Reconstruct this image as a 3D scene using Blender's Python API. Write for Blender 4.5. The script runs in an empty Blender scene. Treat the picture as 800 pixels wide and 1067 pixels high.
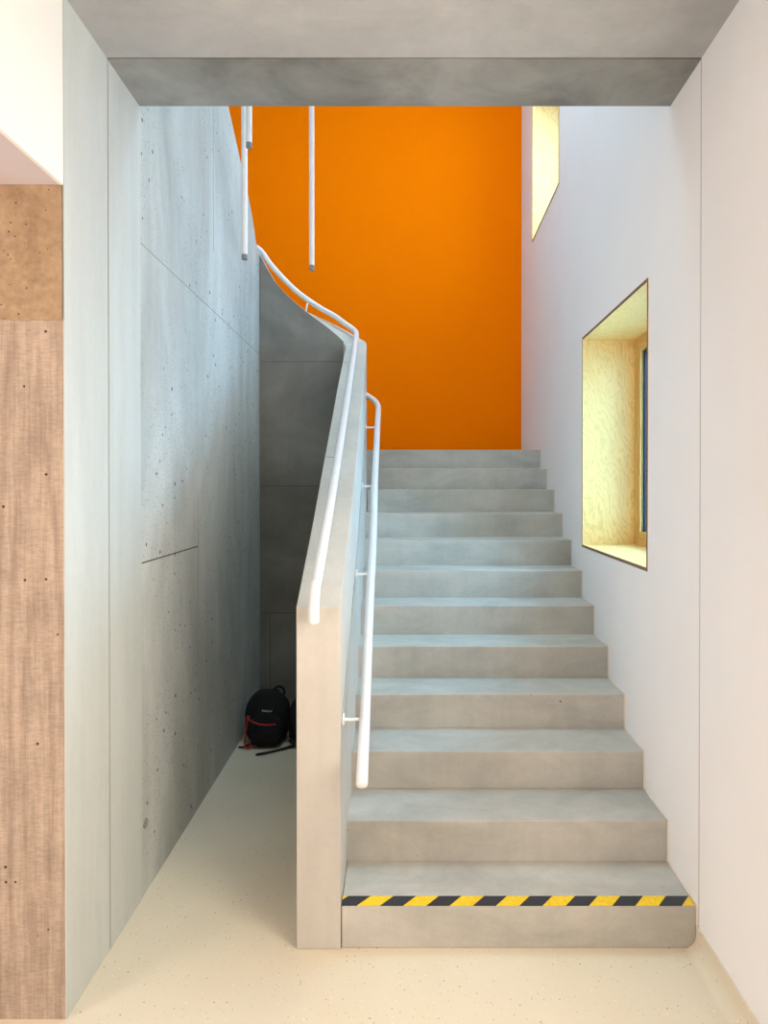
import bpy, bmesh, math, random
from mathutils import Vector, Matrix

random.seed(7)
sc = bpy.context.scene
COL = sc.collection

# ------------------------------------------------------------------ camera, world, light, exposure
EYE = 1.669
cam_data = bpy.data.cameras.new('camera')
cam = bpy.data.objects.new('camera', cam_data)
COL.objects.link(cam)
cam.location = (0, 0, EYE)
PITCH = 0.4
cam.rotation_euler = (math.radians(90 - PITCH), 0, 0)
cam_data.sensor_fit = 'HORIZONTAL'
cam_data.sensor_width = 36
cam_data.lens = 36 * 700 / 800
cam_data.shift_x = -16 / 800
cam_data.shift_y = (-26.5 + 4.9 - 1.0) / 800
cam_data.clip_start = 0.05
sc.camera = cam

world = bpy.data.worlds.new('sky')
sc.world = world
world.use_nodes = True
bg = world.node_tree.nodes['Background']
bg.inputs['Color'].default_value = (0.62, 0.78, 1.0, 1)
bg.inputs['Strength'].default_value = 0.3


def area(name, loc, target, sx, sy, power, color):
    d = bpy.data.lights.new(name, 'AREA')
    d.shape = 'RECTANGLE'
    d.size = sx
    d.size_y = sy
    d.energy = power
    d.color = color
    o = bpy.data.objects.new(name, d)
    COL.objects.link(o)
    o.location = loc
    o.rotation_euler = (Vector(target) - Vector(loc)).to_track_quat('-Z', 'Y').to_euler()
    return o


# daylight just outside the pane of each window
l = area('daylight_lower_window', (1.66, 3.555, 1.94), (0, 3.555, 1.60), 1.12, 1.2, 225, (0.32, 0.68, 1.0))
l.data.spread = 1.6
l = area('daylight_upper_window', (1.64, 5.46, 4.48), (0, 5.46, 4.48), 1.14, 1.2, 55, (0.40, 0.66, 1.0))
l.data.spread = 2.9
# skylight over the stairwell
area('daylight_skylight', (0.35, 4.05, 6.35), (0.35, 4.05, 0), 1.5, 1.6, 118, (0.57, 0.84, 1.0))
# added fill and unseen daylight of the hall behind the camera
area('daylight_hall_side', (0.93, -0.1, 1.75), (-1, 0.35, 1.6), 1.9, 1.9, 30, (1.0, 0.45, 0.25))  # added warm fill, floats before the right wall with no window
area('daylight_hall_door', (0.95, 1.1, 1.75), (-1, 1.3, 1.6), 1.0, 1.9, 60, (1.0, 0.95, 0.84))
area('daylight_side_room', (-3.5, 0.0, 1.4), (1.0, 1.2, 1.5), 2.4, 2.0, 122, (1.0, 0.95, 0.93))

vs = sc.view_settings
vs.view_transform = 'Standard'
vs.look = 'None'
vs.exposure = -0.2
vs.gamma = 1.0
vs.use_curve_mapping = False
cy = sc.cycles
cy.use_denoising = True
cy.max_bounces = 10
cy.diffuse_bounces = 6
cy.sample_clamp_indirect = 6


# ------------------------------------------------------------------ helpers
def lin(r, g, b):
    f = lambda c: (c / 255 / 12.92) if c / 255 <= 0.04045 else ((c / 255 + 0.055) / 1.055) ** 2.4
    return (f(r), f(g), f(b), 1)


def link(name, me, mats=(), parent=None, smooth=False):
    o = bpy.data.objects.new(name, me)
    COL.objects.link(o)
    for m in mats if isinstance(mats, (list, tuple)) else [mats]:
        me.materials.append(m)
    if parent is not None:
        o.parent = parent
    if smooth:
        for p in me.polygons:
            p.use_smooth = True
    return o


def from_bm(name, bm, mats, parent=None, smooth=False, bevel=0, segs=2):
    bmesh.ops.recalc_face_normals(bm, faces=bm.faces)
    me = bpy.data.meshes.new(name)
    bm.to_mesh(me)
    bm.free()
    o = link(name, me, mats, parent, smooth)
    if bevel:
        m = o.modifiers.new('bevel', 'BEVEL')
        m.width = bevel
        m.segments = segs
        m.limit_method = 'ANGLE'
        m.angle_limit = math.radians(40)
    return o


def hexa(bm, pts, mi=0):
    """pts: 8 points, bottom four then top four"""
    v = [bm.verts.new(p) for p in pts]
    for f in ((0, 1, 2, 3), (4, 5, 6, 7), (0, 1, 5, 4), (1, 2, 6, 5), (2, 3, 7, 6), (3, 0, 4, 7)):
        bm.faces.new([v[i] for i in f]).material_index = mi
    return v


def box(bm, x0, x1, y0, y1, z0, z1, mi=0):
    return hexa(bm, [(x0, y0, z0), (x1, y0, z0), (x1, y1, z0), (x0, y1, z0),
                     (x0, y0, z1), (x1, y0, z1), (x1, y1, z1), (x0, y1, z1)], mi)


def rx(y):
    """inner face of the right wall, which runs slightly outwards"""
    return 0.996 + 0.0327 * y


def rbox(bm, d0, d1, y0, y1, z0, z1, mi=0):
    """box in the right wall's own frame: d = depth into the wall"""
    return hexa(bm, [(rx(y0) + d0, y0, z0), (rx(y0) + d1, y0, z0), (rx(y1) + d1, y1, z0), (rx(y1) + d0, y1, z0),
                     (rx(y0) + d0, y0, z1), (rx(y0) + d1, y0, z1), (rx(y1) + d1, y1, z1), (rx(y1) + d0, y1, z1)], mi)


def tag(o, label=None, cat=None, group=None, kind=None):
    if label: o['label'] = label
    if cat: o['category'] = cat
    if group: o['group'] = group
    if kind: o['kind'] = kind
    return o


def empty(name, loc):
    o = bpy.data.objects.new(name, None)
    COL.objects.link(o)
    o.location = loc
    o.empty_display_size = 0.1
    return o


def keep(child, parent):
    """parent without moving the child (parents carry a plain translation)"""
    child.parent = parent
    child.matrix_parent_inverse = Matrix.Translation(parent.location).inverted()
    return child


def spline(pts, n=8):
    out = []
    P = [Vector(p) for p in pts]
    P = [P[0] * 2 - P[1]] + P + [P[-1] * 2 - P[-2]]
    for i in range(1, len(P) - 2):
        a, b, c, d = P[i - 1], P[i], P[i + 1], P[i + 2]
        for k in range(n):
            t = k / n
            out.append(0.5 * ((2 * b) + (-a + c) * t + (2 * a - 5 * b + 4 * c - d) * t * t + (-a + 3 * b - 3 * c + d) * t ** 3))
    out.append(P[-2])
    return out


def tube(bm, path, r, seg=16, cap_round=True, rfun=None):
    path = [Vector(p) for p in path]
    n = len(path)
    tans = []
    for i in range(n):
        a = path[max(0, i - 1)]
        b = path[min(n - 1, i + 1)]
        tans.append((b - a).normalized())
    up = Vector((0, 0, 1))
    if abs(tans[0].dot(up)) > 0.95:
        up = Vector((1, 0, 0))
    u = tans[0].cross(up).normalized()
    rings = []

    def ring(c, t, u, rr):
        v = t.cross(u)
        return [bm.verts.new(c + (u * math.cos(2 * math.pi * k / seg) + v * math.sin(2 * math.pi * k / seg)) * rr) for k in range(seg)]
    if cap_round:
        for a in (0.15, 0.5, 0.8):
            rings.append(ring(path[0] - tans[0] * r * 0.45 * math.cos(a * math.pi / 2), tans[0], u, r * math.sin(a * math.pi / 2)))
    for i in range(n):
        t = tans[i]
        u = (u - t * u.dot(t)).normalized()
        rr = r if rfun is None else rfun(i / (n - 1)) * r
        rings.append(ring(path[i], t, u, rr))
    if cap_round:
        for a in (0.8, 0.5, 0.15):
            rings.append(ring(path[-1] + tans[-1] * r * 0.45 * math.cos(a * math.pi / 2), tans[-1], u, r * math.sin(a * math.pi / 2)))
    for a, b in zip(rings, rings[1:]):
        for k in range(seg):
            bm.faces.new((a[k], a[(k + 1) % seg], b[(k + 1) % seg], b[k]))
    bm.faces.new(rings[0][::-1])
    bm.faces.new(rings[-1])


# ------------------------------------------------------------------ materials
def mat(name):
    m = bpy.data.materials.new(name)
    m.use_nodes = True
    nt = m.node_tree
    return m, nt, nt.nodes['Principled BSDF']


def nd(nt, kind, **kw):
    n = nt.nodes.new(kind)
    for k, v in kw.items():
        if k in n.inputs.keys() if hasattr(n.inputs, 'keys') else False:
            n.inputs[k].default_value = v
        else:
            setattr(n, k, v)
    return n


def coords(nt, scale=(1, 1, 1)):
    g = nt.nodes.new('ShaderNodeNewGeometry')
    mp = nt.nodes.new('ShaderNodeMapping')
    mp.inputs['Scale'].default_value = scale
    nt.links.new(g.outputs['Position'], mp.inputs['Vector'])
    return mp.outputs['Vector']


def noise(nt, vec, scale, detail=4, rough=0.6, dist=0):
    n = nt.nodes.new('ShaderNodeTexNoise')
    n.inputs['Scale'].default_value = scale
    n.inputs['Detail'].default_value = detail
    n.inputs['Roughness'].default_value = rough
    n.inputs['Distortion'].default_value = dist
    nt.links.new(vec, n.inputs['Vector'])
    return n.outputs['Fac']


def ramp(nt, fac, stops):
    r = nt.nodes.new('ShaderNodeValToRGB')
    el = r.color_ramp.elements
    el[0].position, el[0].color = stops[0]
    el[1].position, el[1].color = stops[-1]
    for p, c in stops[1:-1]:
        e = el.new(p)
        e.color = c
    nt.links.new(fac, r.inputs['Fac'])
    return r.outputs['Color']


def gray(v):
    return (v, v, v, 1)


def mix(nt, fac, a, b, mode='MIX'):
    m = nt.nodes.new('ShaderNodeMix')
    m.data_type = 'RGBA'
    m.blend_type = mode
    for s, v in ((0, fac), (6, a), (7, b)):
        if hasattr(v, 'is_linked') or hasattr(v, 'links'):
            nt.links.new(v, m.inputs[s])
        else:
            m.inputs[s].default_value = v
    return m.outputs[2]


def bump(nt, bsdf, height, strength, dist=0.01):
    b = nt.nodes.new('ShaderNodeBump')
    b.inputs['Strength'].default_value = strength
    b.inputs['Distance'].default_value = dist
    nt.links.new(height, b.inputs['Height'])
    nt.links.new(b.outputs['Normal'], bsdf.inputs['Normal'])


def holes(nt, vec, scale, size, keepfrac, patch=0.0):
    """air holes: 1 inside a hole, 0 elsewhere"""
    v = nt.nodes.new('ShaderNodeTexVoronoi')
    v.inputs['Scale'].default_value = scale
    nt.links.new(vec, v.inputs['Vector'])
    sep = nt.nodes.new('ShaderNodeSeparateColor')
    nt.links.new(v.outputs['Color'], sep.inputs['Color'])
    rad = nt.nodes.new('ShaderNodeMath'); rad.operation = 'MULTIPLY'
    nt.links.new(sep.outputs[1], rad.inputs[0]); rad.inputs[1].default_value = size
    lt = nt.nodes.new('ShaderNodeMath'); lt.operation = 'LESS_THAN'
    nt.links.new(v.outputs['Distance'], lt.inputs[0]); nt.links.new(rad.outputs[0], lt.inputs[1])
    k = nt.nodes.new('ShaderNodeMath'); k.operation = 'LESS_THAN'
    nt.links.new(sep.outputs[0], k.inputs[0]); k.inputs[1].default_value = keepfrac
    m = nt.nodes.new('ShaderNodeMath'); m.operation = 'MULTIPLY'
    nt.links.new(lt.outputs[0], m.inputs[0]); nt.links.new(k.outputs[0], m.inputs[1])
    out = m.outputs[0]
    if patch:
        n = noise(nt, vec, 1.7, 3)
        g = nt.nodes.new('ShaderNodeMath'); g.operation = 'GREATER_THAN'
        nt.links.new(n, g.inputs[0]); g.inputs[1].default_value = patch
        m2 = nt.nodes.new('ShaderNodeMath'); m2.operation = 'MULTIPLY'
        nt.links.new(out, m2.inputs[0]); nt.links.new(g.outputs[0], m2.inputs[1])
        out = m2.outputs[0]
    return out


def concrete(name, dark, light, cloud=1.3, stretch=(1, 1, 1), fine=0.10, hole=None, rough=0.62, bumpy=0.25, contrast=(0.3, 0.7)):
    m, nt, b = mat(name)
    vec = coords(nt, stretch)
    raw = coords(nt)
    base = ramp(nt, noise(nt, vec, cloud, 6, 0.6, 0.6), [(contrast[0], dark), (contrast[1], light)])
    f = ramp(nt, noise(nt, raw, 38, 5, 0.7), [(0.25, gray(1 - fine)), (0.75, gray(1.0))])
    c = mix(nt, 1.0, base, f, 'MULTIPLY')
    streak = ramp(nt, noise(nt, coords(nt, (6, 6, 0.5)), 1.6, 5, 0.65), [(0.35, gray(0.9)), (0.6, gray(1.0))])
    c = mix(nt, 0.7, c, streak, 'MULTIPLY')
    if hole:
        h = holes(nt, raw, *hole)
        c = mix(nt, h, c, (dark[0] * 0.25, dark[1] * 0.25, dark[2] * 0.25, 1))
        if len(hole) > 3 or fine > 0.2:
            h2 = holes(nt, raw, 95, 0.30, 0.34, 0.46)
            c = mix(nt, h2, c, (dark[0] * 0.45, dark[1] * 0.45, dark[2] * 0.45, 1))
    nt.links.new(c, b.inputs['Base Color'])
    b.inputs['Roughness'].default_value = rough
    bump(nt, b, noise(nt, raw, 22, 6, 0.7), bumpy, 0.004)
    return m


M = {}
M['stair'] = concrete('stair_concrete', lin(164, 161, 151), lin(202, 197, 186), 2.2, (1, 1.8, 2.2), 0.10, (14, 0.09, 0.06), contrast=(0.26, 0.74))
M['parapet'] = concrete('parapet_concrete', lin(184, 178, 168), lin(206, 201, 190), 1.2, (1, 1, 1), 0.06, (9, 0.06, 0.06))
M['left_smooth'] = concrete('smooth_grey_concrete', lin(186, 190, 184), lin(203, 207, 202), 0.9, (1, 1.4, 0.6), 0.06)
M['left_rough'] = concrete('pitted_grey_concrete', lin(164, 165, 158), lin(206, 209, 203), 1.1, (1, 2.0, 0.7), 0.12,
                           (26, 0.26, 0.40, 0.48), 0.7, 0.4)
M['recess'] = concrete('recess_concrete', lin(104, 98, 89), lin(150, 146, 137), 1.4, (1, 1, 1), 0.1, (14, 0.1, 0.1))  # darker than the parapet: shade of the recess put into the colour
M['ceiling'] = concrete('ceiling_concrete', lin(168, 166, 164), lin(190, 188, 186), 1.8, (1, 1.5, 1), 0.05, (5, 0.07, 0.1))
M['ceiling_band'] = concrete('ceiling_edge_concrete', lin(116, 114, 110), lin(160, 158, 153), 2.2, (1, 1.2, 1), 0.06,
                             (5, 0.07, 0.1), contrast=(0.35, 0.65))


def plaster(name, c, rough=0.85, b_=0.08, var=0.03):
    m, nt, b = mat(name)
    raw = coords(nt)
    f = ramp(nt, noise(nt, raw, 2.2, 4), [(0.3, gray(1 - var)), (0.7, gray(1))])
    nt.links.new(mix(nt, 1.0, c, f, 'MULTIPLY'), b.inputs['Base Color'])
    b.inputs['Roughness'].default_value = rough
    b.inputs['Specular IOR Level'].default_value = 0.15
    bump(nt, b, noise(nt, raw, 90, 3), b_, 0.002)
    return m


M['white'] = plaster('white_plaster', lin(240, 238, 237))
M['beam_white'] = plaster('warm_white_plaster', lin(236, 234, 228))
M['soffit'] = plaster('soffit_plaster', lin(208, 196, 198))
M['orange'] = plaster('orange_paint', lin(243, 116, 0), 0.9, 0.05, 0.02)
M['orange'].node_tree.nodes['Principled BSDF'].inputs['Specular IOR Level'].default_value = 0.02
M['void_white'] = plaster('stairwell_white', lin(228, 228, 228))


def simple(name, c, rough=0.5, metal=0.0, coat=0.0):
    m, nt, b = mat(name)
    raw = coords(nt)
    f = ramp(nt, noise(nt, raw, 30, 3), [(0.3, gray(0.94)), (0.7, gray(1))])
    nt.links.new(mix(nt, 1.0, c, f, 'MULTIPLY'), b.inputs['Base Color'])
    b.inputs['Roughness'].default_value = rough
    b.inputs['Metallic'].default_value = metal
    b.inputs['Coat Weight'].default_value = coat
    return m


M['white_rail'] = simple('white_painted_rail', lin(222, 222, 222), 0.35, 0, 0.1)
M['joint'] = simple('joint_line', lin(84, 80, 74), 0.9)
M['joint_soft'] = simple('soft_joint_line', lin(146, 146, 140), 0.9)
M['joint_white'] = simple('plaster_joint', lin(176, 168, 162), 0.9)
M['white_metal'] = simple('white_painted_steel', lin(240, 240, 240), 0.3, 0, 0.2)
M['lamp_grey'] = simple('lamp_end_grey', lin(130, 132, 134), 0.4)
M['ply_edge'] = simple('plywood_edge', lin(118, 88, 66), 0.7)
M['frame_wood'] = simple('oiled_window_wood', lin(206, 160, 92), 0.45)
M['anthracite'] = simple('anthracite_metal', lin(26, 33, 42), 0.4, 0.3)
M['sealant'] = simple('cream_sealant', lin(228, 216, 196), 0.7)
M['black_cloth'] = simple('black_backpack_fabric', lin(9, 9, 11), 0.9)
M['black_web'] = simple('black_webbing', lin(14, 14, 18), 0.8)
M['red_trim'] = simple('red_piping', lin(190, 22, 40), 0.6)
M['grey_print'] = simple('grey_print', lin(200, 200, 205), 0.6)


def floor_mat():
    m, nt, b = mat('speckled_cream_floor')
    raw = coords(nt)
    base = ramp(nt, noise(nt, raw, 1.2, 3), [(0.3, lin(216, 203, 178)), (0.7, lin(224, 212, 188))])
    for sc_, size, frac, colr in ((75, 0.22, 0.22, lin(150, 126, 92)), (120, 0.25, 0.2, lin(178, 156, 120)), (90, 0.25, 0.12, lin(244, 236, 216))):
        h = holes(nt, raw, sc_, size, frac)
        base = mix(nt, h, base, colr)
    nt.links.new(base, b.inputs['Base Color'])
    b.inputs['Roughness'].default_value = 0.42
    bump(nt, b, noise(nt, raw, 60, 3), 0.05, 0.002)
    return m


M['floor'] = floor_mat()


def boards_mat():
    m, nt, b = mat('board_marked_concrete')
    raw = coords(nt)
    w = nt.nodes.new('ShaderNodeTexWave')
    w.wave_type = 'RINGS'; w.rings_direction = 'Y'
    w.inputs['Scale'].default_value = 3.6
    w.inputs['Distortion'].default_value = 4.0
    w.inputs['Detail'].default_value = 5
    w.inputs['Detail Scale'].default_value = 2.5
    w.inputs['Detail Roughness'].default_value = 0.7
    cv = coords(nt, (2.0, 1.0, 0.16))
    cv.node.inputs['Location'].default_value = (2.26, 0, -0.12)
    nt.links.new(cv, w.inputs['Vector'])
    grain = ramp(nt, w.outputs['Fac'], [(0.0, lin(180, 158, 138)), (0.3, lin(190, 168, 148)), (1.0, lin(195, 174, 153))])
    weave = ramp(nt, noise(nt, coords(nt, (4, 4, 22)), 9, 6, 0.8), [(0.38, gray(0.77)), (0.56, gray(1))])
    vert = ramp(nt, noise(nt, coords(nt, (30, 30, 1.2)), 3, 6, 0.8), [(0.38, gray(0.76)), (0.55, gray(1))])
    patch = ramp(nt, noise(nt, raw, 7, 7, 0.75), [(0.38, gray(0.84)), (0.6, gray(1))])
    c = mix(nt, 1.0, mix(nt, 1.0, grain, weave, 'MULTIPLY'), vert, 'MULTIPLY')
    c = mix(nt, 1.0, c, patch, 'MULTIPLY')
    h = holes(nt, raw, 30, 0.2, 0.16)
    c = mix(nt, h, c, lin(70, 52, 40))
    nt.links.new(c, b.inputs['Base Color'])
    b.inputs['Roughness'].default_value = 0.85
    mm = nt.nodes.new('ShaderNodeMath'); mm.operation = 'ADD'
    nt.links.new(w.outputs['Fac'], mm.inputs[0])
    nt.links.new(noise(nt, coords(nt, (30, 30, 12)), 4, 5, 0.8), mm.inputs[1])
    bump(nt, b, mm.outputs[0], 0.35, 0.003)
    return m


M['boards'] = boards_mat()
M['upper_pour'] = concrete('tan_pitted_concrete', lin(170, 138, 104), lin(198, 168, 132), 7.0, (1, 1, 1), 0.42,
                           (42, 0.20, 0.55), 0.8, 0.9)


def ply_mat():
    m, nt, b = mat('birch_plywood')
    w = nt.nodes.new('ShaderNodeTexWave')
    w.wave_type = 'BANDS'
    w.bands_direction = 'DIAGONAL'
    w.inputs['Scale'].default_value = 9
    w.inputs['Distortion'].default_value = 26
    w.inputs['Detail'].default_value = 3
    w.inputs['Detail Scale'].default_value = 0.7
    w.inputs['Detail Roughness'].default_value = 0.55
    nt.links.new(coords(nt, (1.6, 1.6, 0.7)), w.inputs['Vector'])
    c = ramp(nt, w.outputs['Fac'], [(0.0, lin(224, 180, 108)), (0.12, lin(238, 195, 122)), (1.0, lin(244, 202, 130))])
    f = ramp(nt, noise(nt, coords(nt, (20, 20, 2)), 4, 4), [(0.35, gray(0.95)), (0.65, gray(1))])
    nt.links.new(mix(nt, 1.0, c, f, 'MULTIPLY'), b.inputs['Base Color'])
    b.inputs['Roughness'].default_value = 0.5
    return m


M['ply'] = ply_mat()


def glass_mat():
    m, nt, b = mat('window_glass')
    b.inputs['Base Color'].default_value = (0.9, 0.96, 1, 1)
    b.inputs['Roughness'].default_value = 0.0
    b.inputs['Transmission Weight'].default_value = 1.0
    b.inputs['IOR'].default_value = 1.02
    return m


M['glass'] = glass_mat()


def tape_mat():
    m, nt, b = mat('hazard_tape')
    g = nt.nodes.new('ShaderNodeNewGeometry')
    s = nt.nodes.new('ShaderNodeSeparateXYZ')
    nt.links.new(g.outputs['Position'], s.inputs[0])
    def math_(op, a, b_):
        n = nt.nodes.new('ShaderNodeMath'); n.operation = op
        for i, v in enumerate((a, b_)):
            if isinstance(v, (int, float)): n.inputs[i].default_value = v
            else: nt.links.new(v, n.inputs[i])
        return n.outputs[0]
    sh = math_('SUBTRACT', s.outputs['X'], math_('MULTIPLY', math_('SUBTRACT', s.outputs['Y'], 2.413), 0.85))
    t = math_('FRACT', math_('DIVIDE', math_('ADD', sh, 0.237 + 0.1675 * 10), 0.1675), 0)
    k = math_('LESS_THAN', t, 0.5)
    worn = ramp(nt, noise(nt, coords(nt), 60, 4), [(0.3, gray(0.8)), (0.6, gray(1))])
    c = mix(nt, k, lin(246, 200, 24), lin(38, 42, 50))
    nt.links.new(mix(nt, 1.0, c, worn, 'MULTIPLY'), b.inputs['Base Color'])
    b.inputs['Roughness'].default_value = 0.5
    return m


M['tape'] = tape_mat()

# ------------------------------------------------------------------ the setting
XL = -1.04          # inner face of the left wall
H = 3.19            # underside of the slab
YS = 2.413          # first riser
TOPH = 6.4          # ceiling of the stairwell
YB = 6.70           # orange wall
LANDX = -2.45       # outer wall of the upper flight

bm = bmesh.new(); box(bm, -3.6, 1.75, -2.7, YB + 0.2, -0.2, 0)
tag(from_bm('floor', bm, M['floor']), kind='structure')

# ceiling: hall slab, with the construction joint and the band that ends at the stairwell
bm = bmesh.new(); box(bm, XL, 1.75, -2.7, 2.398, H, H + 0.35)
ceil = tag(from_bm('ceiling', bm, M['ceiling']), kind='structure')
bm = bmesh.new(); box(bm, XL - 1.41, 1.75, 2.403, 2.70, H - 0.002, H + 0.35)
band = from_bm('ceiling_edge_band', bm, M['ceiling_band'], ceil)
bm = bmesh.new(); box(bm, XL, rx(2.4), 2.3975, 2.4035, H + 0.002, H + 0.03)
from_bm('joint', bm, M['joint'], ceil)
# storey wall over the slab edge, skylight roof of the stairwell
bm = bmesh.new(); box(bm, LANDX, 1.75, 2.60, 2.698, H + 0.35, TOPH)
tag(from_bm('wall_stairwell_front', bm, M['void_white']), kind='structure')
bm = bmesh.new()
box(bm, LANDX, -0.45, 2.6, YB + 0.2, TOPH, TOPH + 0.15)
box(bm, 1.15, 1.9, 2.6, YB + 0.2, TOPH, TOPH + 0.15)
box(bm, -0.45, 1.15, 2.6, 3.2, TOPH, TOPH + 0.15)
box(bm, -0.45, 1.15, 4.9, YB + 0.2, TOPH, TOPH + 0.15)
tag(from_bm('ceiling_stairwell', bm, M['void_white']), kind='structure')
bm = bmesh.new(); box(bm, LANDX, 1.9, YB, YB + 0.2, 0, TOPH)
tag(from_bm('wall_back', bm, M['orange']), kind='structure')
bm = bmesh.new(); box(bm, LANDX - 0.2, LANDX, 2.6, YB + 0.2, 0, TOPH)
tag(from_bm('wall_stairwell_left', bm, M['void_white']), kind='structure')

# right wall with its window openings
W1 = (2.952, 4.16, 1.290, 2.583)
W2 = (4.87, 6.055, 3.85, 5.12)
ED = 0.72
bm = bmesh.new()
rbox(bm, 0, ED, -2.7, W1[0], 0, TOPH)
rbox(bm, 0, ED, W1[0], W1[1], 0, W1[2])
rbox(bm, 0, ED, W1[0], W1[1], W1[3], TOPH)
rbox(bm, 0, ED, W1[1], W2[0], 0, TOPH)
rbox(bm, 0, ED, W2[0], W2[1], 0, W2[2])
rbox(bm, 0, ED, W2[0], W2[1], W2[3], TOPH)
rbox(bm, 0, ED, W2[1], YB, 0, TOPH)
bmesh.ops.remove_doubles(bm, verts=bm.verts, dist=1e-5)
wr = tag(from_bm('wall_right', bm, M['white']), kind='structure')
bm = bmesh.new(); rbox(bm, -0.0012, 0.001, 2.3985, 2.4015, 0.086, H)
from_bm('joint', bm, M['joint_white'], wr)


def window(name, w):
    y0, y1, z0, z1 = w
    root = empty(name, (rx((y0 + y1) / 2) + 0.3, (y0 + y1) / 2, z0))
    tag(root, kind='structure')
    t = 0.016
    D = 0.322
    def board(nm, a):
        b_ = bmesh.new()
        rbox(b_, *a)
        for f in b_.faces:
            f.normal_update()
        o = from_bm(nm, b_, [M['ply'], M['ply_edge']])
        me = o.data
        for p in me.polygons:
            c = p.center
            if abs(c.x - (rx(c.y) + a[0])) < 1e-3 and abs(p.normal.x) > 0.9:
                p.material_index = 1
        return keep(o, root)
    board('lining_board', (-0.002, D, y0, y1, z1 - t, z1))
    board('window_sill', (-0.002, D, y0, y1, z0, z0 + t))
    board('lining_board', (-0.002, D, y1 - t, y1, z0 + t, z1 - t))
    board('lining_board', (-0.002, D, y0, y0 + t, z0 + t, z1 - t))
    # outer reveal
    b_ = bmesh.new()
    rbox(b_, 0.421, ED - 0.005, y1 - 0.03, y1, z0, z1)
    rbox(b_, 0.421, ED - 0.005, y0, y0 + 0.03, z0, z1)
    rbox(b_, 0.421, ED - 0.005, y0 + 0.03, y1 - 0.03, z1 - 0.03, z1)
    rbox(b_, 0.421, ED - 0.005, y0 + 0.03, y1 - 0.03, z0, z0 + 0.03)
    keep(from_bm('outer_reveal', b_, M['anthracite']), root)
    # fixed frame and sash
    a, f1, f2 = t, 0.045, 0.04
    b_ = bmesh.new()
    for (d0, d1, q, s) in ((0.318, 0.346, 0.0, f1),):
        Y0, Y1, Z0, Z1 = y0 + a + q, y1 - a - q, z0 + a + q, z1 - a - q
        rbox(b_, d0, d1, Y0, Y0 + s, Z0, Z1); rbox(b_, d0, d1, Y1 - s, Y1, Z0, Z1)
        rbox(b_, d0, d1, Y0 + s, Y1 - s, Z0, Z0 + s); rbox(b_, d0, d1, Y0 + s, Y1 - s, Z1 - s, Z1)
    fr = keep(from_bm('window_frame', b_, M['frame_wood'], bevel=0.003), root)
    b_ = bmesh.new()
    Y0, Y1, Z0, Z1 = y0 + a + f1, y1 - a - f1, z0 + a + f1, z1 - a - f1
    s = f2
    rbox(b_, 0.324, 0.348, Y0, Y0 + s, Z0, Z1); rbox(b_, 0.324, 0.348, Y1 - s, Y1, Z0, Z1)
    rbox(b_, 0.324, 0.348, Y0 + s, Y1 - s, Z0, Z0 + s); rbox(b_, 0.324, 0.348, Y0 + s, Y1 - s, Z1 - s, Z1)
    keep(from_bm('sash', b_, M['frame_wood'], bevel=0.004), root)
    b_ = bmesh.new()
    rbox(b_, 0.334, 0.338, Y0 + s, Y1 - s, Z0 + s, Z1 - s)
    keep(from_bm('pane', b_, M['glass']), root)
    b_ = bmesh.new()
    Y0, Y1, Z0, Z1 = y0 + 0.002, y1 - 0.002, z0 + 0.002, z1 - 0.002
    s = a + f1 + f2 + 0.004
    rbox(b_, 0.35, 0.42, Y0, Y0 + s, Z0, Z1); rbox(b_, 0.35, 0.42, Y1 - s, Y1, Z0, Z1)
    rbox(b_, 0.35, 0.42, Y0 + s, Y1 - s, Z0, Z0 + s); rbox(b_, 0.35, 0.42, Y0 + s, Y1 - s, Z1 - s, Z1)
    keep(from_bm('outer_frame', b_, M['anthracite']), root)


window('window_1', W1)
window('window_2', W2)

# coved floor upstand along the right wall
bm = bmesh.new()
prof = [(0.0, 0.086), (-0.006, 0.086)]
R = 0.045
for k in range(9):
    a = k / 8 * math.pi / 2
    prof.append((-0.006 - R + R * math.cos(a), R - R * math.sin(a) + 0.0005))
prof.append((0.0, 0.0005))
ra = [bm.verts.new((rx(-2.6) + d, -2.6, z)) for d, z in prof]
rb = [bm.verts.new((rx(2.411) + d, 2.411, z)) for d, z in prof]
for i in range(len(prof)):
    j = (i + 1) % len(prof)
    bm.faces.new((ra[i], ra[j], rb[j], rb[i]))
bm.faces.new(ra); bm.faces.new(rb[::-1])
o = tag(from_bm('baseboard_right', bm, M['floor'], smooth=True), kind='structure')
es = o.modifiers.new('split', 'EDGE_SPLIT'); es.split_angle = math.radians(50)

# left wall: smooth strip beside the hall, then the pitted wall under the upper flight
bm = bmesh.new()
box(bm, XL - 0.004, XL, 2.09, 2.30, 0, H)
box(bm, XL - 0.155, XL, 2.30, 2.403, 0, H)
box(bm, XL - 0.155, XL + 0.001, 2.409, 2.702, 0, H - 0.003)
wl = tag(from_bm('wall_left', bm, M['left_smooth']), kind='structure')
bm = bmesh.new(); box(bm, XL - 0.02, XL - 0.002, 2.40, 2.412, 0, H)
from_bm('joint', bm, M['joint'], wl)

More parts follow.
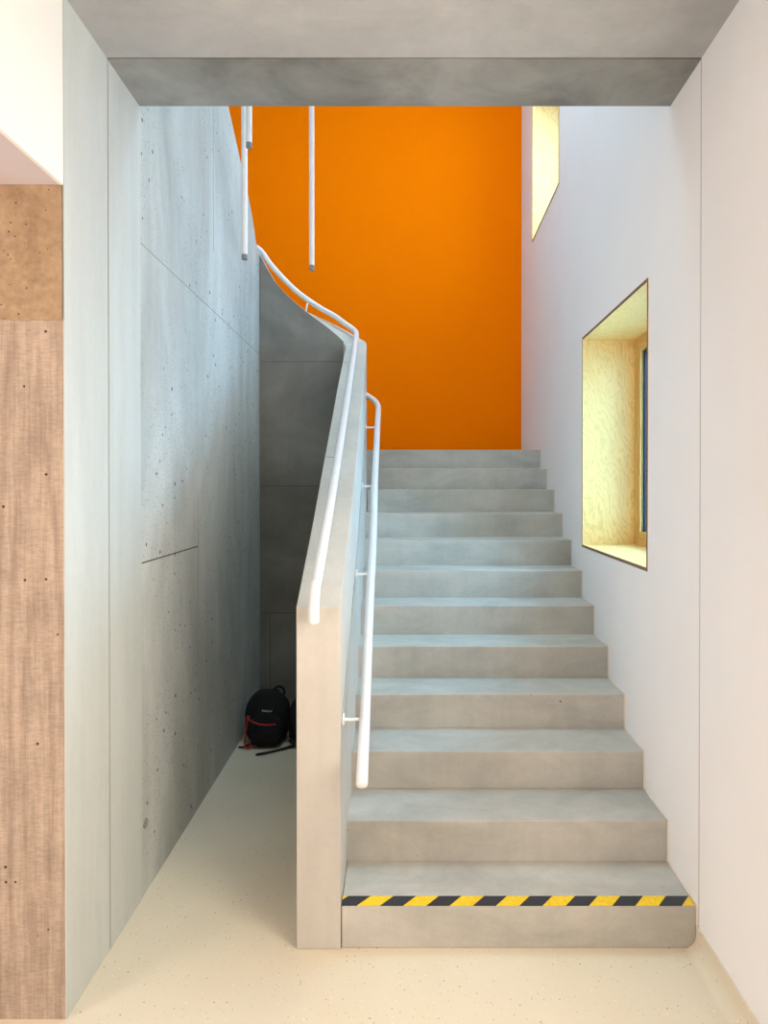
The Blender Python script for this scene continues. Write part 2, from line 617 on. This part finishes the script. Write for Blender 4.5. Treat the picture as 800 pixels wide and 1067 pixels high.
TOPL = [(5.155, 3.40), (5.0, 3.405), (4.90, 3.425), (4.835, 3.50), (4.75, 3.585), (4.652, 3.656), (4.43, 3.785), (4.11, 3.973), (3.4, 4.40), (2.71, 4.81)]
bm = bmesh.new()
poly = [(2.704, 0), (5.155, 0)] + TOPL + [(2.704, 4.814)]
fa = [bm.verts.new((XL, y, z)) for y, z in poly]
fb = [bm.verts.new((XL - 0.155, y, z)) for y, z in poly]
bm.faces.new(fa); bm.faces.new(fb[::-1])
for i in range(len(poly)):
    j = (i + 1) % len(poly)
    bm.faces.new((fa[i], fa[j], fb[j], fb[i]))
bmesh.ops.triangulate(bm, faces=[f for f in bm.faces if len(f.verts) > 4])
wp = tag(from_bm('wall_left_stairwell', bm, M['left_rough'], bevel=0.006), kind='structure')


def yline(y0, y1, z, w=0.003, m='joint_soft', par=None):
    b_ = bmesh.new(); box(b_, XL - 0.001, XL + 0.0008, y0, y1, z - w / 2, z + w / 2)
    from_bm('joint', b_, M[m], par)


yline(2.71, 4.99, 2.645, 0.004, 'joint_soft', wp)
yline(2.71, 3.47, 1.356, 0.006, 'joint', wp)
bm = bmesh.new(); box(bm, XL - 0.001, XL + 0.0008, 3.468, 3.473, 0.75, 1.62)
from_bm('joint', bm, M['joint_soft'], wp)
bm = bmesh.new(); box(bm, XL - 0.001, XL + 0.0008, 3.765, 3.772, 2.98, 4.5)  # thin strip painting a pendant lamp's shadow on the wall, no real seam
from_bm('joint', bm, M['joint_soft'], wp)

bm = bmesh.new(); tube(bm, [(XL - 0.002, 2.745, 0.285), (XL + 0.003, 2.745, 0.285)], 0.02, 20, False)
from_bm('form_tie_plug', bm, M['joint_soft'], wp)

# board-marked wall facing the camera at the left, and the white lintel and soffit over it
bm = bmesh.new(); box(bm, -3.6, XL - 0.0045, 2.09, 2.30, 0, 2.186)
wf = tag(from_bm('wall_front_left', bm, M['boards']), kind='structure')
bm = bmesh.new()
n = 90
top = []
for i in range(n + 1):
    x = -3.6 + (3.6 + XL - 0.0045) * i / n
    top.append((x, 2.183 + 0.006 * math.sin(i * 1.3) * random.random()))
v0 = [bm.verts.new((x, 2.087 , z)) for x, z in top]
v1 = [bm.verts.new((x, 2.087, 2.62)) for x, z in top]
v2 = [bm.verts.new((x, 2.30, z)) for x, z in top]
for i in range(n):
    bm.faces.new((v0[i], v0[i + 1], v1[i + 1], v1[i]))
    bm.faces.new((v0[i], v2[i], v2[i + 1], v0[i + 1]))
from_bm('upper_pour', bm, M['upper_pour'], wf)

bm = bmesh.new(); box(bm, XL - 0.012, XL, -2.7, 2.086, 2.60, H + 0.3)
tag(from_bm('wall_lintel', bm, M['beam_white']), kind='structure')
bm = bmesh.new(); box(bm, -3.6, XL - 0.012, -2.7, 2.086, 2.601, 2.9)
tag(from_bm('ceiling_side', bm, M['soffit']), kind='structure')
# rest of the hall behind the camera
bm = bmesh.new()
box(bm, -3.8, -3.6, -2.7, 2.3, 0, 2.9)
tag(from_bm('wall_side', bm, M['white']), kind='structure')
bm = bmesh.new()
box(bm, -3.6, -0.95, -2.9, -2.6, 0, H); box(bm, -0.95, 1.4, -2.9, -2.6, 0, 0.7)
box(bm, -0.95, 1.4, -2.9, -2.6, 2.7, H)
tag(from_bm('wall_rear', bm, M['white']), kind='structure')

# recess wall under the turning flight is the inner leg of the parapet (below)

# ------------------------------------------------------------------ staircase
stair = empty('staircase', (0.45, YS, 0))
tag(stair, 'pale grey cast concrete staircase with solid parapet climbing to the orange wall', 'staircase')
NB = 12
T = 0.29


def hk(k):
    return 0.152 + 0.165 * (k - 1)


def pxr(y):
    pts = [(2.413, -.211), (3.1, -.211), (3.5, -.216), (4.3, -.229), (4.86, -.241), (5.03, -.245)]
    if y <= pts[0][0]: return pts[0][1]
    for (a, b), (c, d) in zip(pts, pts[1:]):
        if y <= c: return b + (d - b) * (y - a) / (c - a)
    return pts[-1][1]


rs = random.Random(3)
for k in range(1, NB + 1):
    y0 = YS + T * (k - 1)
    y1 = y0 + T if k < NB else YB - 0.002
    bm = bmesh.new()
    e = 0.003
    if y1 < 5.1:
        xa, xb = pxr(y0) - 0.004, pxr(y1) - 0.004
        if k == 1: xa = xb = -0.2095
    else:
        xa = xb = -1.0 if y0 > 5.1 else -0.24
    hexa(bm, [(xa, y0, 0.0), (rx(y0) - e, y0, 0.0), (rx(y1) - e, y1, 0.0), (xb, y1, 0.0),
              (xa, y0, hk(k)), (rx(y0) - e, y0, hk(k)), (rx(y1) - e, y1, hk(k)), (xb, y1, hk(k))])
    nm = 'step' if k < NB else 'landing'
    if y0 <= 5.155 < y1 and k < NB:   # the step that passes the end of the parapet
        bm.free(); bm = bmesh.new()
        hexa(bm, [(-0.24, y0, 0.0), (rx(y0) - e, y0, 0.0), (rx(y1) - e, y1, 0.0), (-0.24, y1, 0.0),
                  (-0.24, y0, hk(k)), (rx(y0) - e, y0, hk(k)), (rx(y1) - e, y1, hk(k)), (-0.24, y1, hk(k))])
    keep(from_bm(nm, bm, M['stair'], bevel=0.004), stair)
# winding upper flight (behind the parapet)
for i in range(4):
    bm = bmesh.new()
    box(bm, -1.0 - 0.35 * i, -0.45 - 0.3 * i, 5.16, YB - 0.003, 0, hk(12) + 0.165 * (i + 1))
    keep(from_bm('step', bm, M['stair'], bevel=0.004), stair)

# sealant bead where the steps meet the right wall
bm = bmesh.new()
w_ = 0.006
pth = []
for k in range(1, NB + 1):
    y0 = YS + T * (k - 1)
    pth.append((y0 - 0.002, hk(k - 1) if k > 1 else 0.086))
    pth.append((y0 - 0.002, hk(k) + 0.002))
pth.append((YS + T * (NB - 1) + 0.8, hk(NB) + 0.002))
path3 = [Vector((rx(y) - 0.002, y, z)) for y, z in pth]
for a, b in zip(path3, path3[1:]):
    nseg = max(2, int((b - a).length / 0.03))
    tube(bm, [a.lerp(b, i / nseg) + Vector((rs.uniform(-.001, .001), rs.uniform(-.001, .001), rs.uniform(-.001, .001))) for i in range(nseg + 1)], 0.0035, 6)
keep(from_bm('sealant_bead', bm, M['sealant']), stair)

# parapet: sections (left x, y, height | right x, y, height)
def ht(y):
    return 1.238 + 0.57 * (y - 2.413)


S = []
for y, xl in ((2.405, -.3695), (2.7, -.371), (2.9, -.372), (3.28, -.378), (3.6, -.382), (3.93, -.386), (4.25, -.391), (4.55, -.393), (4.8, -.395)):
    S.append(((xl, y, ht(y)), (pxr(y), y, ht(y))))
S += [
    ((-.396, 4.90, 2.652), (-.242, 4.93, 2.668)),
    ((-.400, 4.97, 2.695), (-.243, 5.00, 2.712)),
    ((-.406, 4.992, 2.72), (-.247, 5.05, 2.740)),
    ((-.416, 5.0, 2.742), (-.262, 5.10, 2.765)),
    ((-.432, 5.0, 2.757), (-.295, 5.14, 2.790)),
    ((-.46, 5.0, 2.785), (-.345, 5.155, 2.822)),
    ((-.539, 5.0, 2.851), (-.458, 5.155, 2.884)),
    ((-.62, 5.0, 2.910), (-.578, 5.155, 2.942)),
    ((-.691, 5.0, 2.962), (-.690, 5.155, 2.975)),
    ((-.78, 5.0, 3.035), (-.78, 5.155, 3.040)),
    ((-.858, 5.0, 3.109), (-.858, 5.155, 3.112)),
    ((-.93, 5.0, 3.195), (-.93, 5.155, 3.198)),
    ((-.995, 5.0, 3.307), (-.995, 5.155, 3.309)),
    ((-1.039, 5.0, 3.392), (-1.039, 5.155, 3.394)),
]
bm = bmesh.new()
rings = []
for l, r in S:
    rings.append([bm.verts.new((l[0], l[1], 0)), bm.verts.new((r[0], r[1], 0)), bm.verts.new(r), bm.verts.new(l)])
for a, b in zip(rings, rings[1:]):
    for k in range(4):
        bm.faces.new((a[k], a[(k + 1) % 4], b[(k + 1) % 4], b[k]))
bm.faces.new(rings[0]); bm.faces.new(rings[-1][::-1])
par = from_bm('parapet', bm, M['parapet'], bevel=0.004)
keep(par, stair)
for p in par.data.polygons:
    # the leg that closes the recess has its shade put into a darker concrete
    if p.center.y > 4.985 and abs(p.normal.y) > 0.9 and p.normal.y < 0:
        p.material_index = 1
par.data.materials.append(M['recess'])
# daywork joint on the stair side of the parapet
bm = bmesh.new()
prev = None
for i in range(26):
    y = 2.42 + i * 0.1
    y = min(y, 4.95)
    z = .753 + .57 * (y - 2.35)
    cur = [bm.verts.new((pxr(y) + 0.0008, y, z - 0.003)), bm.verts.new((pxr(y) + 0.0008, y, z + 0.003)),
           bm.verts.new((pxr(y) - 0.003, y, z + 0.003)), bm.verts.new((pxr(y) - 0.003, y, z - 0.003))]
    if prev:
        for k in range(4):
            bm.faces.new((prev[k], prev[(k + 1) % 4], cur[(k + 1) % 4], cur[k]))
    prev = cur
j = from_bm('parapet_joint', bm, M['joint'])
keep(j, stair)
# horizontal pour lines on the recess wall, and cross lines on the parapet top
for z, w in ((2.59, .004), (1.665, .004), (0.72, .004)):
    bm = bmesh.new()
    box(bm, XL + 0.01, -.42, 4.9992, 5.001, z - w / 2, z + w / 2)
    keep(from_bm('pour_line', bm, M['joint']), stair)
bm = bmesh.new()
box(bm, -.965, -.961, 4.9992, 5.001, 0.0, 0.72)
keep(from_bm('pour_line', bm, M['joint']), stair)
for y, xa_, xb_ in ((3.42, -.372, -.325), (4.66, -.385, -.335)):
    bm = bmesh.new()
    hexa(bm, [(xa_, y, ht(y) - .002), (xb_, y, ht(y) - .002), (xb_, y + .006, ht(y + .006) - .002), (xa_, y + .006, ht(y + .006) - .002),
              (xa_, y, ht(y) + .0008), (xb_, y, ht(y) + .0008), (xb_, y + .006, ht(y + .006) + .0008), (xa_, y + .006, ht(y + .006) + .0008)])
    keep(from_bm('parapet_crack', bm, M['joint_soft']), stair)

# hazard tape on the first tread
bm = bmesh.new()
box(bm, -0.2085, rx(2.413) - 0.008, 2.4135, 2.470, hk(1) + 0.0006, hk(1) + 0.0022)
tag(from_bm('hazard_tape', bm, M['tape']), 'black and yellow striped hazard tape along the edge of the first step', 'tape')

# ------------------------------------------------------------------ handrails
ra_ = empty('handrail', (-0.30, 2.36, 1.2))
tag(ra_, 'white tubular steel handrail running along the top of the concrete parapet', 'handrail')


def hra(y):
    return ht(y) + 0.080


path = [(-.300, 2.352, 1.190), (-.300, 2.352, 1.235), (-.2985, 2.362, 1.272), (-.298, 2.395, hra(2.40) + .004), (-.298, 2.46, hra(2.46)), (-.297, 2.9, hra(2.9)),
        (-.300, 3.4, hra(3.4)), (-.304, 3.9, hra(3.9)), (-.311, 4.5, hra(4.5)), (-.316, 4.9, hra(4.9)), (-.322, 5.02, hra(5.02) + .002),
        (-.345, 5.075, 2.845), (-.395, 5.085, 2.882), (-.486, 5.08, 2.947), (-.58, 5.08, 3.000), (-.671, 5.08, 3.058), (-.76, 5.08, 3.122), (-.842, 5.08, 3.197), (-.92, 5.08, 3.280),
        (-.98, 5.08, 3.350), (-1.04, 5.08, 3.435), (-1.10, 5.07, 3.475), (-1.16, 5.03, 3.49)]
bm = bmesh.new(); tube(bm, spline(path, 8), 0.0195, 18)
keep(from_bm('rail_tube', bm, M['white_rail'], smooth=True), ra_)
for (x, y) in ((-.297, 2.62), (-.301, 3.45), (-.307, 4.25), ):
    bm = bmesh.new()
    tube(bm, [(x, y, ht(y) - 0.002), (x, y, hra(y) - 0.012)], 0.007, 10, False)
    keep(from_bm('post', bm, M['white_metal'], smooth=True), ra_)
bm = bmesh.new(); tube(bm, [(-.705, 5.07, 2.975), (-.690, 5.08, 3.062)], 0.007, 10, False)
keep(from_bm('post', bm, M['white_metal'], smooth=True), ra_)

rb_ = empty('handrail', (-0.13, 2.3, 0.62))
tag(rb_, 'white tubular handrail bracketed to the stair side of the parapet, above the steps', 'handrail')


def hrb(y):
    return .794 + .57 * (y - 2.52)


def xrb(y):
    pts = [(2.28, -.1275), (2.52, -.130), (3.04, -.1375), (3.5, -.139), (4.127, -.150), (5.0, -.158), (5.2, -.16)]
    for (a, b), (c, d) in zip(pts, pts[1:]):
        if y <= c: return b + (d - b) * (y - a) / (c - a)
    return pts[-1][1]


path = [(xrb(y), y, hrb(y)) for y in (2.275, 2.52, 2.8, 3.1, 3.5, 3.8, 4.127, 4.5, 4.8, 4.98)]
path += [(-.160, 5.10, 2.262), (-.176, 5.165, 2.305), (-.215, 5.215, 2.345), (-.30, 5.235, 2.40), (-.5, 5.235, 2.53), (-.85, 5.235, 2.80)]
bm = bmesh.new(); tube(bm, spline(path, 8), 0.0205, 18)
keep(from_bm('rail_tube', bm, M['white_rail'], smooth=True), rb_)
for y in (2.52, 3.30, 4.055, 4.79):
    wx = pxr(y) + 0.0005
    z = hrb(y) - 0.0
    b0 = bmesh.new()
    tube(b0, spline([(wx, y, z - 0.004), (wx + 0.03, y, z - 0.005), (xrb(y) - 0.012, y, z - 0.003)], 5), 0.006, 10, False)
    br = keep(from_bm('bracket', b0, M['white_metal'], smooth=True), rb_)
    b0 = bmesh.new()
    tube(b0, [(wx - 0.001, y, z - 0.004), (wx + 0.005, y, z - 0.004)], 0.022, 20, False)
    pl = from_bm('wall_plate', b0, M['white_metal'], smooth=False)
    pl.parent = br
    pl.matrix_parent_inverse = br.matrix_parent_inverse.copy()
    pl.matrix_parent_inverse = Matrix.Identity(4)

# ------------------------------------------------------------------ pendant lamps
def pendant(x, y, zb, r, label):
    root = empty('pendant_lamp', (x, y, zb))
    tag(root, label, 'lamp', 'white tube pendant lamps over the stairwell')
    top = TOPH
    b0 = bmesh.new(); tube(b0, [(0, 0, 0.026), (0, 0, 1.0), (0, 0, top - zb - 0.03)], r, 20, False)
    from_bm('lamp_tube', b0, M['white_metal'], root, True).modifiers.new('s', 'EDGE_SPLIT').split_angle = math.radians(40)
    b0 = bmesh.new(); tube(b0, [(0, 0, 0.0), (0, 0, 0.025)], r * 0.96, 20, False)
    from_bm('end_cap', b0, M['lamp_grey'], root, True).modifiers.new('s', 'EDGE_SPLIT').split_angle = math.radians(40)
    b0 = bmesh.new(); tube(b0, [(0, 0, top - zb - 0.03), (0, 0, top - zb)], 0.05, 24, False)
    from_bm('canopy', b0, M['white_metal'], root)
    return root


pendant(-.827, 3.6, 2.878, 0.0165, 'white tubular pendant lamp hanging longest beside the left concrete wall')
pendant(-.758, 3.4, 3.372, 0.0155, 'white tubular pendant lamp, the short one whose end hangs highest')
pendant(-.468, 3.6, 2.820, 0.0140, 'white tubular pendant lamp hanging alone in front of the orange wall')

# ------------------------------------------------------------------ bags in the recess
def bag_body(name, root, w, d, h, lean, mat_, bulge=0.12, seed=0):
    """rounded sack: superellipse rings stacked upwards, leaning back"""
    rr = random.Random(seed)
    b0 = bmesh.new()
    nz, ns = 18, 36
    rings = []
    for i in range(nz + 1):
        t = i / nz
        prof_ = (1 - (2 * t - 1) ** 4 * 0.25) if t < 0.5 else (1 - ((t - .5) * 2) ** 2.6 * 0.62)
        if t < 0.08: prof_ *= 0.86 + t * 1.75
        z = h * (t if t < .96 else t - (t - .96) * .2)
        ring = []
        for k in range(ns):
            a = 2 * math.pi * k / ns
            ca, sa = math.cos(a), math.sin(a)
            ex = 0.62
            x = w / 2 * prof_ * math.copysign(abs(ca) ** ex, ca)
            y = d / 2 * (prof_ * 0.6 + 0.4) * math.copysign(abs(sa) ** ex, sa) * (1 - 0.45 * t)
            y -= bulge * (1 - abs(t - .3)) * 0.4 * (1 if sa < 0 else 0) * abs(sa)
            q = 0.004 * math.sin(5 * a + 9 * t + seed) + 0.003 * rr.uniform(-1, 1)
            ring.append(b0.verts.new((x + q, y + lean * t * h + q, z)))
        rings.append(ring)
    for a, b in zip(rings, rings[1:]):
        for k in range(ns):
            b0.faces.new((a[k], a[(k + 1) % ns], b[(k + 1) % ns], b[k]))
    b0.faces.new(rings[0][::-1]); b0.faces.new(rings[-1])
    o = from_bm(name, b0, mat_, root, True)
    s = o.modifiers.new('sub', 'SUBSURF'); s.levels = 1; s.render_levels = 1
    return o


def strip(name, root, pts, w, t, m, nrm=None):
    """flat webbing along a path"""
    b0 = bmesh.new()
    P = spline(pts, 6)
    prev = None
    for i, p in enumerate(P):
        tn = (P[min(i + 1, len(P) - 1)] - P[max(i - 1, 0)]).normalized()
        n_ = Vector(nrm) if nrm else Vector((0, 0, 1))
        s_ = tn.cross(n_).normalized() * w / 2
        u_ = s_.cross(tn).normalized() * t / 2
        cur = [b0.verts.new(p + s_ + u_), b0.verts.new(p - s_ + u_), b0.verts.new(p - s_ - u_), b0.verts.new(p + s_ - u_)]
        if prev:
            for k in range(4):
                b0.faces.new((prev[k], prev[(k + 1) % 4], cur[(k + 1) % 4], cur[k]))
        else:
            b0.faces.new(cur)
        prev = cur
    b0.faces.new(prev[::-1])
    return from_bm(name, b0, m, root)


bp = empty('backpack', (-0.868, 4.42, 0.0))
tag(bp, 'black backpack with red piping slumped in the dark recess by the left wall', 'backpack')
bag_body('body', bp, 0.285, 0.22, 0.318, 0.10, M['black_cloth'], 0.12, 1)
pk = bag_body('front_pocket', bp, 0.215, 0.10, 0.19, 0.08, M['black_cloth'], 0.08, 2)
pk.location = (0.015, -0.115, 0.01)
b0 = bmesh.new(); tube(b0, spline([(-.088, -.178, .195), (-.06, -.188, .178), (-.02, -.192, .165), (.03, -.19, .158), (.085, -.178, .158)], 6), 0.0048, 8)
from_bm('piping', b0, M['red_trim'], bp, True)
b0 = bmesh.new(); tube(b0, spline([(-.088, -.178, .200), (-.098, -.170, .15), (-.108, -.168, .09), (-.112, -.172, .035), (-.10, -.182, .012), (-.08, -.19, .014), (-.07, -.19, .05)], 6), 0.0052, 8)
from_bm('piping', b0, M['red_trim'], bp, True)
b0 = bmesh.new(); tube(b0, [(-.092, -.178, .188), (-.086, -.182, .208)], 0.010, 8)
from_bm('zip_pull', b0, M['red_trim'], bp, True)
# small light print on the front
b0 = bmesh.new()
for q in range(5):
    box(b0, -.030 + q * .0095, -.024 + q * .0095, -.116, -.111, .236 - .001 * q, .247 - .001 * q - (.003 if q % 2 else 0))
vs_ = [b0.verts.new(p) for p in ((.018, -.112, .236), (.025, -.112, .230), (.038, -.112, .246), (.025, -.112, .238))]
b0.faces.new(vs_)
lg = from_bm('print', b0, M['grey_print'], bp)
lg.location = (0.02, -0.018, -0.012)
b0 = bmesh.new(); tube(b0, spline([(.03, .045, .305), (.045, .05, .325), (.07, .052, .330), (.095, .05, .315), (.105, .045, .28)], 6), 0.009, 8)
from_bm('handle', b0, M['black_web'], bp, True)
strip('strap', bp, [(-.06, -.10, .02), (-.10, -.13, .006), (-.13, -.155, .004), (-.155, -.15, .004)], 0.022, 0.004, M['black_web'])
strip('strap', bp, [(.20, -.14, .012), (.13, -.19, .006), (.06, -.235, .005), (.01, -.27, .008), (-.02, -.275, .004)], 0.026, 0.005, M['black_web'])

bg_ = empty('bag', (-0.600, 4.42, 0.0))
tag(bg_, 'plain black bag half hidden behind the parapet, right of the red-trimmed backpack', 'bag')
bag_body('body', bg_, 0.25, 0.24, 0.300, 0.06, M['black_cloth'], 0.10, 5)
b0 = bmesh.new(); tube(b0, spline([(-.07, .02, .29), (-.055, .02, .33), (-.01, .02, .345), (.035, .02, .33), (.05, .02, .29)], 6), 0.009, 8)
from_bm('handle', b0, M['black_web'], bg_, True)
strip('strap', bg_, [(-.10, -.145, .05), (-.05, -.165, .02), (.02, -.17, .012), (.10, -.165, .01)], 0.028, 0.005, M['black_web'], (0, -1, 0.4))
